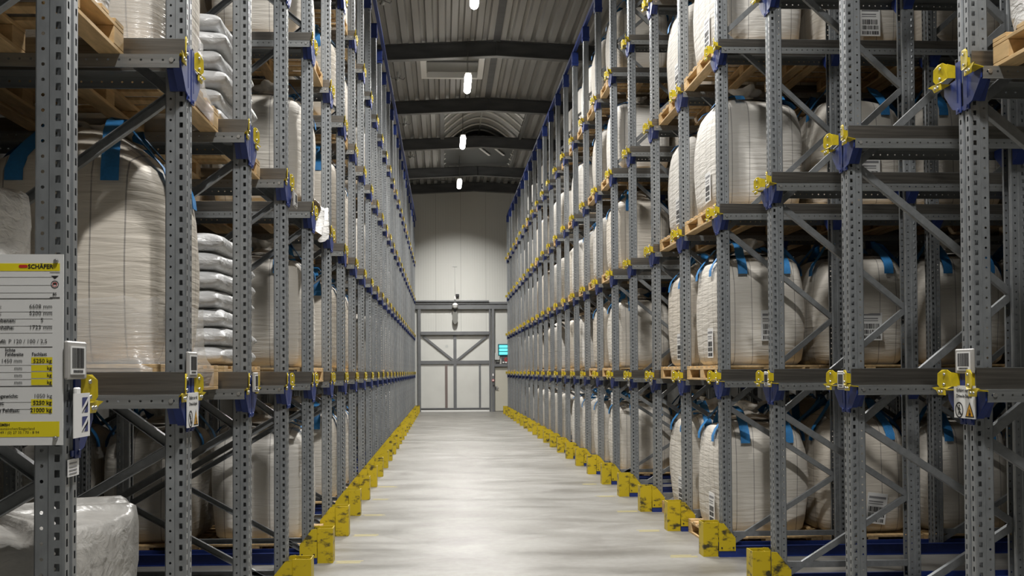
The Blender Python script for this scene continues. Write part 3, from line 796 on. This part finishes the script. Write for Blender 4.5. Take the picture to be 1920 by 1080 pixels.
# ---- right rack: lanes 0-2 empty, lane 3 full to the back, lanes 4, 7, 8 ... loaded
for t in range(5):
    for k in range(5):
        put_bag('R', 3, t, k, .08+k*1.02+rnd.uniform(-.015, .02), True, labelled=(k in (0, 1)), kind={0: 3, 1: 0, 2: 1, 3: 1, 4: 0}[t] if k == 0 else ((0, 2, 0, 3)[(k+t) % 4]))
    for k in range(2): put_bag('R', 4, t, k, .12+k*1.02, True, labelled=(k == 0))
    for k in range(2): put_bag('R', 7, t, k, .11+k*1.02, True)
    put_bag('R', 8, t, 0, .10, True)
for i in range(9, NR-1):
    for t in range(5):
        if rnd.random() < (.62 if i < 20 else .75): put_bag('R', i, t, 0, .10+rnd.uniform(-.03, .06), i < 11)
# ---- left rack
for t in (1, 2):
    put_bag('L', 1, t, 0, .22, True, film=True, labelled=True, dy=-.02, kind=2)
    put_bag('L', 1, t, 1, 1.25, True)
for t in range(5):
    for k in range(3): put_bag('L', 4, t, k, .12+k*1.02, True, labelled=False)
    if t: put_bag('L', 6, t, 0, .14, True); put_bag('L', 7, t, 0, .16, True)
put_bag('L', 6, 0, 0, .14, True); put_bag('L', 7, 0, 0, .15, True)
for i in range(9, NL-1):
    for t in range(5):
        if (i in (12, 15) and t) or rnd.random() < (.40 if i < 18 else .62): put_bag('L', i, t, 0, .10+rnd.uniform(-.03, .08), False)
# ---- stacked plastic sacks, third lane on the left
def sack_mesh(seed):
    r = random.Random(seed); mb = MB(); nx, ny = 23, 33
    lx, ly, h = .235, .57, .068
    ph = [r.uniform(0, 6.3) for _ in range(6)]
    top, bot = [], []
    for a in range(ny):
        v = math.sin(PI/2*(-1+2*a/(ny-1))); A, B = [], []
        for b in range(nx):
            u = math.sin(PI/2*(-1+2*b/(nx-1)))
            f = (max(0, 1-abs(u)**5)*max(0, 1-abs(v)**8))**.40
            pleat = math.exp(-((u-.08*math.sin(ph[5]))*3.2)**2)
            x = u*lx*(1+.02*math.sin(5*v+ph[0])); y = v*(ly+.030*pleat*abs(v)**5+.008*math.sin(6*u+ph[3]))
            wob = .006*math.sin(6*u+ph[1]+4*v)*math.sin(7*v+ph[2])
            A.append((x, y, (h+wob)*f)); B.append((x, y, (-h+wob*.4)*f))
        top.append(A); bot.append(B[::-1])
    mb.grid(top); mb.grid(bot)
    return mb.mesh('plastic_sack', sack_m)
SACK = [sack_mesh(k) for k in (1, 2, 3)]
sack_y = YL+2*PITCH+.12+.725
for t in (1, 2):
    cx = XL-.22-.47
    put_pallet('L', 2, t, 0, cx, sack_y, SHELF[t]+.0005, True)
    for lay in range(7 if t == 1 else 6):
        z = SHELF[t]+PH+.070+lay*.124
        for c in range(2):
            dx = (-.235 if c else .235)+rnd.uniform(-.022, .022)
            o = thing('plastic_sack', SACK[rnd.randrange(3)], (cx+dx, sack_y+rnd.uniform(-.015, .015), z),
                      'white plastic sack, %s layer up, %s side of the %s sack stack' % (ORD[lay], 'inner' if c else 'aisle', 'upper' if t == 2 else 'lower'), 'sack', 'stacked white sacks', (0, 0, rnd.choice((0, PI))+rnd.uniform(-.03, .03)))
# ---- film wrapped loads in the first lane on the left
def load_mesh(w, d, h, seed, lump=.02, m=white_film):
    r = random.Random(seed); mb = MB(); rows = []; N = 64
    ph = [r.uniform(0, 6.3) for _ in range(6)]
    prof = [(0, .985)]+[(h*k/12, 1.0+.008*math.sin(k*2.1+ph[0])) for k in range(1, 12)]+[(h*.985, .985), (h, .94), (h*1.012, .6), (h*1.015, .05)]
    for z, k in prof:
        R = []
        for j in range(N):
            t = 2*PI*j/N; x, y = superell(t, 9)
            kk = k*(1+lump*.5*math.sin(5*t+9*z+ph[1])+lump*.4*math.sin(11*t-14*z+ph[2]))
            R.append((x*w/2*kk, y*d/2*kk, z+(.018*math.sin(4*t+ph[3])+.012*math.sin(9*t+ph[4]))*(z > h*.9)))
        rows.append(R)
    mb.grid(rows, closed=True)
    return mb.mesh('wrapped_load', m)
lane0 = YL+.12+.725
def put_load(s, i, t, k, x, w, d, h, seed, label, yo=0, lane=None, m=white_film):
    y = (SIDE[s]['y']+i*PITCH+.12+.725) if lane is None else lane
    z = SHELF[t]
    if i >= 0: put_pallet(s, i, t, k, x, y, z+.0005, True)
    return thing('wrapped_load', load_mesh(w, d, h, seed, m=m), (x, y+yo, z+PH+.001), label, 'wrapped goods')
put_load('L', 0, 2, 0, XL-.27-.5, .98, 1.2, .95, 1, 'film wrapped load on the pallet at the top left corner')
put_load('L', 0, 1, 1, XL-.62-.5, .98, 1.2, .74, 2, 'crinkled white film load behind the yellow and white rack data board')
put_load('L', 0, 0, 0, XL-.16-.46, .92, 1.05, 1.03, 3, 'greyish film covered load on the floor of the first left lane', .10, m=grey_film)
# pallet corner at the right edge, in the lane before the first right post
e = empty('wooden_pallet', (XR+.08+.5, YR-.725, SHELF[2]+.0005), 'wooden pallet corner jutting in at the upper right edge', 'pallet', 'wooden pallets')
part('deck', PAL['deck'], e)
for dx in (-.45, 0, .45):
    part('bearer', PAL['bearer'], e, (dx, 0, 0)); part('skid', PAL['skid'], e, (dx, 0, 0))
    for q in (-.58, 0, .58): part('block', PAL['block'], e, (dx, q, 0))
thing('wrapped_load', load_mesh(.98, 1.2, .9, 8), (XR+.08+.5, YR-.725, SHELF[2]+PH+.001), 'film wrapped load on the pallet at the upper right edge', 'wrapped goods')
# torn film hanging over a rail from the pallet behind
mb = MB(); rows = []
for a in range(17):
    R = []
    for b in range(25):
        u, v = a/16, b/24
        drop = .12+.30*(math.sin(2.6*v+.4)**2)+.07*math.sin(11*v)
        R.append((.02+.16*min(1, u*2.2)+.035*math.sin(14*v+3*u)*u+.02*math.sin(23*v+9*u), .75*v+.03*math.sin(9*u+5*v), .22-.05*u*(u < .4)-drop*max(0, u-.3)*1.4+.012*math.sin(17*v+11*u)))
    rows.append(R)
mb.grid(rows); thing('torn_film', mb.mesh('torn_film', white_film), (XL-.17, post_y('L', 4)+.24, SHELF[2]), 'crumpled white film drooping off the second level rail beside the fifth left post', 'plastic film')

# ================================================================== SIGNS AND TAGS
def aisle_sign(name, s, i, z, me_parts, label, cat, y_off=0, gap=.012, group=None, sx=1):
    """a plate parallel to the aisle on the front face of an upright; built facing -Y, turned to face the aisle"""
    S = SIDE[s]
    e = empty(name, (S['x']-S['sx']*gap, post_y(s, i)+y_off, z), label, cat, group, -PI/2 if s == 'R' else PI/2)
    for n, me in me_parts: part(n, me, e).scale.x = sx
    return e
def plate_parts(seed):
    r = random.Random(seed)
    mb = MB(); mb.rbox(-.09, .09, -.008, .006, -.062, .062, .005); pl = mb.mesh('backing_plate', paper_grey)
    mb = MB(); mb.box(-.066, .066, -.011, -.008, -.046, .046); lb = mb.mesh('barcode_label', paper)
    mb = MB(); x = -.056
    while x < .052:
        w = r.choice((.0025, .004, .006)); mb.box(x, x+w, -.0118, -.011, -.026, .040); x += w+r.choice((.0025, .004))
    for k in range(7): mb.box(-.045+.013*k, -.036+.013*k, -.0118, -.011, -.041, -.032)
    bc = mb.mesh('barcode', ink)
    mb = MB()
    for q in (-.078, .078):
        for zz in (-.05, .05): mb.tube([(q, -.012, zz), (q, -.008, zz)], .006, 8)
    mb = MB(); mb.box(-.012, .012, .006, .022, -.012, .012)
    hold = mb.mesh('holder', bolt_m)
    return [('backing_plate', pl), ('holder', hold), ('barcode_label', lb), ('barcode', bc), ('rivets', mb.mesh('rivets', bolt_m))]
for s, i, z, y_off, gap, txt in (('L', 0, 1.805, 0, .012, 'beside the rack data board on the first left post'), ('L', 1, 1.80, 0, .012, 'on the second left post above the warning sign'),
                     ('R', 0, 1.80, 0, .012, 'on the first right post above the warning sign'), ('R', 1, 1.69, 0, .030, 'between yellow guides on the second right post'), ('R', 2, 1.685, 0, .030, 'between yellow guides on the third right post'),
                     ('L', 2, 1.70, .0, .030, 'between yellow guides on the third left post'), ('R', 5, 1.64, -.02, .030, 'hanging at the sixth right post'), ('R', 6, 1.60, -.02, .030, 'hanging at the seventh right post'),
                     ('L', 3, SHELF[2]-.10, .16, .034, 'at the second beam level of the fourth left post')):
    aisle_sign('barcode_plate', s, i, z, plate_parts(i*3+(s == 'R')), 'grey barcode plate '+txt, 'barcode plate', y_off, gap, 'barcode plates', .75 if gap == .030 else 1)
def warning_parts():
    W, Hh = .105, .077
    mb = MB(); mb.box(-W, W, -.003, .003, -Hh-.005, Hh+.005); pan = mb.mesh('panel', paper)
    y = -.0036
    mb = MB(); M = lambda x, z: Matrix.Translation((x, y, z)) @ Matrix.Rotation(PI/2, 4, 'X')
    let = []
    for t, z in (('Einfahrt nur mit', .050), ('Drive-In-Stapler', .021)):
        mb = MB(); mb.add_mesh(text_mesh(t, .0245, 'CENTER', .0006), M(0, z)); let.append(('lettering', mb.mesh('lettering', ink)))
    mb = MB(); c = (-.052, y, -.042)
    mb.ring(c, (1, 0, 0), (0, 0, 1), .033, .041, 28, 0)
    mb.bar((-.052-.026, y-.0006, -.042+.026), (-.052+.026, y-.0006, -.042-.026), .007, .0006)
    # walking figure
    mb.disc((-.050, y, -.020), (1, 0, 0), (0, 0, 1), .006, 10, 0)
    for a, b, w in (((-.051, -.027), (-.053, -.046), .012), ((-.053, -.046), (-.064, -.068), .006), ((-.053, -.046), (-.043, -.067), .006), ((-.051, -.030), (-.066, -.040), .005), ((-.050, -.030), (-.038, -.042), .005)):
        mb.bar((a[0], y, a[1]), (b[0], y, b[1]), w, .0006)
    sym = mb.mesh('no_entry_symbol', ink)
    mb = MB(); tri = lambda r: [(.052+r*math.sin(a)*1.0, y, -.050+r*math.cos(a)) for a in (0, 2*PI/3, 4*PI/3)]
    mb.poly([(p[0], y+.0003, p[2]) for p in tri(.052)][::-1], 1); mb.poly([(p[0], y-.0004, p[2]) for p in tri(.040)][::-1], 0)
    mb.bar((.045, y-.001, -.060), (.060, y-.001, -.060), .010, .0006, mi=1); mb.bar((.049, y-.001, -.060), (.049, y-.001, -.036), .006, .0006, mi=1)
    mb.disc((.047, y-.001, -.067), (1, 0, 0), (0, 0, 1), .004, 8, 1); mb.disc((.059, y-.001, -.067), (1, 0, 0), (0, 0, 1), .004, 8, 1); mb.bar((.063, y-.001, -.064), (.063, y-.001, -.040), .002, .0006, mi=1)
    tr = mb.mesh('truck_triangle', sign_orange, ink)
    return [('panel', pan)]+let+[('no_entry_symbol', sym), ('truck_triangle', tr)]
WP = warning_parts()
aisle_sign('warning_sign', 'R', 0, 1.595, WP, 'white sign with black lettering, round ban symbol and orange triangle, first right post', 'warning sign', 0, .017, 'warning signs')
aisle_sign('warning_sign', 'L', 1, 1.585, WP, 'white sign with ban symbol and orange triangle on the second left post', 'warning sign', 0, .017, 'warning signs')
# white paper tags on the first left post
mb = MB(); mb.box(-.075, .075, -.003, 0, -.072, .072); sheet = mb.mesh('sheet', paper)
mb = MB()
for z in (-.055, .008):
    mb.poly([(.0, -.0036, z+.05), (.055, -.0036, z+.05), (.0, -.0036, z+.015)][::-1]); mb.poly([(.055, -.0036, z+.04), (.055, -.0036, z), (.02, -.0036, z)][::-1]); mb.poly([(-.005, -.0036, z), (.012, -.0036, z), (.055, -.0036, z+.034), (.055, -.0036, z+.024)][::-1], 1)
marks = mb.mesh('printed_marks', mat('ink_navy', (.02, .03, .14), .6), ink_grey)
aisle_sign('paper_tag', 'L', 0, 1.625, [('sheet', sheet), ('printed_marks', marks)], 'white sheet with navy marks hanging below the first left barcode plate', 'paper tag', .01, .0285)
mb = MB(); mb.box(-.05, .05, -.002, 0, -.028, .028); sh = mb.mesh('sheet', paper)
mb = MB()
for k in range(4): mb.box(-.04, .03, -.003, -.002, -.020+.011*k, -.016+.011*k)
aisle_sign('paper_tag', 'L', 0, 1.455, [('sheet', sh), ('printed_marks', mb.mesh('printed_marks', ink_grey))], 'small white sticker low on the first left post', 'paper tag', .0, .006)
mb = MB(); mb.rbox(-.022, .022, -.012, 0, -.02, .016, .004); 
aisle_sign('sensor_clip', 'L', 0, 1.70, [('clip', mb.mesh('clip', white_m))], 'tiny white clip above the hanging white sheet, first left post', 'clip', .0, .012)
mb = MB(); mb.box(-.075, .075, -.003, 0, -.09, .09); sheet2 = mb.mesh('sheet', paper)
mb = MB()
for z in (-.07, -.02, .03): mb.poly([(-.04, -.0036, z), (.045, -.0036, z), (.045, -.0036, z+.012), (-.02, -.0036, z+.035)]); 
aisle_sign('paper_tag', 'R', 7, 1.33, [('sheet', sheet2), ('printed_marks', mb.mesh('printed_marks', ink))], 'white sheet with black marks hanging on the eighth right post', 'paper tag', -.05, .02)

# big rack data board on the first left post
BXR = -1.219; ybd = 3.385; BZ0, BZ1, BW = 1.533, 2.145, .44
e = empty('rack_data_board', (BXR, ybd, BZ0), 'white rack data board with yellow bands at the left edge of the photo', 'sign')
mb = MB(); mb.box(-BW, 0, 0, .004, 0, BZ1-BZ0); part('panel', mb.mesh('panel', paper), e)
k = 3.385/1943
def zz(py): return (828.5-py)*k         # photo row -> height on the board
def xx(px): return (px-121.5)*k         # photo column -> across the board
mb = MB(); yq = -.0008
def band(x0, x1, p0, p1): mb.box(x0, x1, yq, 0, zz(p1), zz(p0))
band(-BW+.006, xx(115), 494, 508); band(-BW+.006, xx(115), 785, 813)
for p in (673, 687, 700, 713): band(xx(64), xx(102), p-6, p+5)
band(xx(64), xx(102), 744, 756); band(xx(64), xx(102), 758, 770)
part('yellow_bands', mb.mesh('yellow_bands', sign_yellow), e, label='bright yellow bands')
mb = MB(); yq2 = -.0016
def txt(s, px, py, size, align='RIGHT', bold=0.0):
    mb = MB(); mb.add_mesh(text_mesh(s, size*k, align, bold*k), Matrix.Translation((xx(px), yq2, zz(py))) @ Matrix.Rotation(PI/2, 4, 'X'))
    part('lettering', mb.mesh('lettering', ink), e)
txt('SCHÄFER', 103, 503.5, 11, 'RIGHT', .35)
for a, b, py in (('Höhe:', '6608 mm', 577), ('Tiefe:', '5200 mm', 589.5), ('Lagerebenen:', '5', 602.5), ('Fachhöhe:', '1723 mm', 615.5)):
    txt(a, {'Höhe:': 10, 'Tiefe:': 10, 'Lagerebenen:': 36, 'Fachhöhe:': 33}[a], py, 10, 'RIGHT', .2); txt(b, 86 if b == '5' else 102, py, 11)
txt('Profil:', 19, 641, 10, 'RIGHT', .2); txt('P 120 / 100 / 2,5', 23, 641, 10.5, 'LEFT')
txt('lichte', 17, 656, 8.5, 'LEFT', .2); txt('Feldweite', 17, 664, 8.5, 'LEFT', .2); txt('Fachlast', 65, 664, 8.5, 'LEFT', .2)
txt('1450 mm', 48, 676.5, 10)
for py in (690, 703, 716): txt('mm', 48, py, 9.5); txt('kg', 101, py, 9.5, 'RIGHT', .15)
txt('5250 kg', 101, 677, 10.5, 'RIGHT', .1)
txt('Palettengewicht:', 41, 741, 9.5, 'RIGHT', .2); txt('1050 kg', 102, 741.5, 10.5)
txt('Fachlast:', 16, 754, 9.5, 'RIGHT', .2); txt('5250 kg', 101, 754, 10.5, 'RIGHT', .2)
txt('tragbare Feldlast:', 44, 767.5, 9.5, 'RIGHT', .2); txt('21000 kg', 101, 767.5, 10.5, 'RIGHT', .2)
txt('SCHÄFER GMBH', 26, 793, 7, 'RIGHT', .2); txt('57290 Neunkirchen/Siegerland', 71, 800, 7); txt('Telefon +49 / (0) 27 35 / 70 - 8 94', 79, 807, 7)
txt('BS', 109.5, 553, 7, 'RIGHT', .2)
mb = MB()
for p in (519, 534, 548, 583, 596, 609, 622, 681, 694, 707, 749, 762): mb.box(-BW+.012, xx(102), yq, 0, zz(p)-.0005, zz(p)+.0005)
part('thin_lines', mb.mesh('thin_lines', mat('line_grey', (.4, .4, .41), .6)), e)
mb = MB()
for p in (559, 648, 720): mb.box(-BW+.012, xx(102), yq, 0, zz(p)-.001, zz(p)+.001)
mb.poly([(xx(99), yq, zz(517)), (xx(113), yq, zz(517)), (xx(106), yq, zz(523))][::-1])
for p in (511, 556.5, 558.5): mb.box(xx(97), xx(115), yq, 0, zz(p)-.0006, zz(p)+.0006)
mb.ring((xx(106), yq, zz(533)), (1, 0, 0), (0, 0, 1), .0105, .0125, 24); mb.box(xx(103), xx(109), yq, 0, zz(533), zz(530))
part('thick_lines', mb.mesh('thick_lines', ink), e)
mb = MB(); mb.prism([(xx(41)+.014+math.copysign(.009, math.cos(a))+.005*math.cos(a), 0, zz(499.5)+.005*math.sin(a)) for a in [2*PI*(j+.5)/16 for j in range(16)]], (0, -.0016, 0), (0, 0, 0))
mb.ring((xx(106), yq-.0002, zz(533)), (1, 0, 0), (0, 0, 1), .006, .0078, 16)
part('red_logo', mb.mesh('red_logo', sign_red), e, label='red pill-shaped logo')
mb = MB()
for px, py in ((108, 490), (108, 816)): mb.tube([(xx(px), -.008, zz(py)), (xx(px), 0, zz(py))], [.006, .008], 12)
part('fixing_bolts', mb.mesh('fixing_bolts', bolt_m), e)

# worn yellow paint dashes on the floor in front of the guards
for s, idx in (('L', range(4, 9)), ('R', range(2, 8))):
    S = SIDE[s]
    for i in idx:
        mb = MB(); r = random.Random(i)
        for q in range(3):
            o = r.uniform(-.03, .03); mb.box(-.13+o, .10+r.uniform(-.03, .05), -.055+.05*q, -.035+.05*q, 0, .0012)
        thing('paint_mark', mb.mesh('paint_mark', mat('worn_paint', (.50, .43, .17), .5) if 'worn_paint' not in MATS else MATS['worn_paint']), (S['x']-S['sx']*.36, post_y(s, i)-.05, 0.0006),
              'faded yellow paint dashes on the floor beside the %s %s foot guard' % (ORD[i], S['word']), 'floor marking', 'faded floor dashes')

# ================================================================== LAMPS, SPRINKLERS
LAMP_Y = [19.75, 26.0, 32.7, 40.0, 13.3, 6.9, .5]
mb = MB(); mb.rbox(-.085, .085, -.66, .66, .05, .12, .012); M_LH = mb.mesh('housing', white_m)
mb = MB(); mb.tube([(0, q*.70, .012) for q in (-1.0, -.985, -.95, -.88, .88, .95, .985, 1.0)], [.02, .05, .075, .088, .088, .075, .05, .02], 14); M_LD = mb.mesh('diffuser', lamp_e)
for k, y in enumerate(LAMP_Y):
    z = 9.0; x = .63
    txt_l = ('fourth', 'third', 'second', 'first')[k] if k < 4 else ''
    e = empty('ceiling_lamp', (x, y, z), 'glowing pendant tube lamp over the aisle, %s one from the end wall' % txt_l if k < 4 else 'glowing pendant tube lamp above and behind the camera', 'lamp', 'aisle lamps')
    part('housing', M_LH, e); part('diffuser', M_LD, e, label='glowing diffuser')
    mb = MB(); h = roof_z(x)-z
    mb.tube([(0, -.45, .10), (0, -.45, h)], .006, 6); me = mb.mesh('suspension_rod', girder_edge); part('suspension_rod', me, e); part('suspension_rod', me, e, (0, .9, 0))
    # the lens throws one beam straight down and one along the aisle each way
    for pw, tilt, sp in ((270, 0, 150), (112, 40, 78), (112, -40, 78)):
        l = bpy.data.lights.new('tube_light', 'AREA'); l.shape = 'RECTANGLE'; l.size = .15; l.size_y = 1.3 if not tilt else .4; l.energy = pw; l.color = (1.0, .98, .945); l.spread = math.radians(sp)
        o = bpy.data.objects.new('tube_light', l); o.location = (0, -.5*(1 if tilt > 0 else -1)*(tilt != 0)*-1, -.10 if not tilt else -.24); o.rotation_euler = (math.radians(tilt), 0, 0); link(o, e)
mb = MB()
mb.tube([(0, 0, .10), (0, 0, -.10)], .03, 8); mb.tube([(0, 0, -.10), (0, 0, -.16)], [.05, .03], 10)
M_S1 = mb.mesh('head', grey_m)
mb = MB()
for a in range(4): mb.tube([(0, 0, -.06), (.16*math.cos(a*PI/2+.4), .16*math.sin(a*PI/2+.4), -.10), (.20*math.cos(a*PI/2+.4), .20*math.sin(a*PI/2+.4), -.04)], .009, 6)
M_S2 = mb.mesh('cage', girder_edge)
for k, (x, y) in enumerate(((-1.28, 22.3), (-1.22, 28.2), (-1.22, 33.4), (-1.2, 38.5))):
    e = empty('roof_detector', (x, y, roof_z(x)-.09), 'small caged detector under the roof sheets, %s from the camera' % ORD[k], 'detector', 'roof detectors')
    part('head', M_S1, e); part('cage', M_S2, e)

# ================================================================== CAMERA, VIEW
f, cx, cy = 1943.125, 925.309, 656.752
R = [[0.9988421750054755, -0.047814859082412293, -0.005296100571214952], [-0.004324675773602634, 0.02039702076139786, -0.9997826057316223], [0.04791248907941001, 0.99864793635945, 0.02016662081825454]]
cd = bpy.data.cameras.new('camera'); cam = bpy.data.objects.new('camera', cd); COL.objects.link(cam)
M = Matrix([[R[0][j], -R[1][j], -R[2][j], 0] for j in range(3)]+[[0, 0, 0, 1]])
M.translation = (0, 0, 1.7622)
cam.matrix_world = M
cd.sensor_width = 36; cd.lens = f/1920*36
cd.shift_x = (960-cx)/1920; cd.shift_y = (cy-540)/1920
cd.clip_start = .05; cd.clip_end = 200
scene.camera = cam
wd = bpy.data.worlds.new('world'); scene.world = wd; wd.use_nodes = True
wd.node_tree.nodes['Background'].inputs[0].default_value = (.02, .02, .022, 1)
vs = scene.view_settings
vs.view_transform = 'Standard'; vs.look = 'None'; vs.gamma = 1; vs.use_curve_mapping = False; vs.exposure = -0.4
scene.cycles.max_bounces = 8; scene.cycles.diffuse_bounces = 5; scene.cycles.transparent_max_bounces = 12
scene.cycles.caustics_reflective = False; scene.cycles.caustics_refractive = False
scene.cycles.sample_clamp_indirect = 6
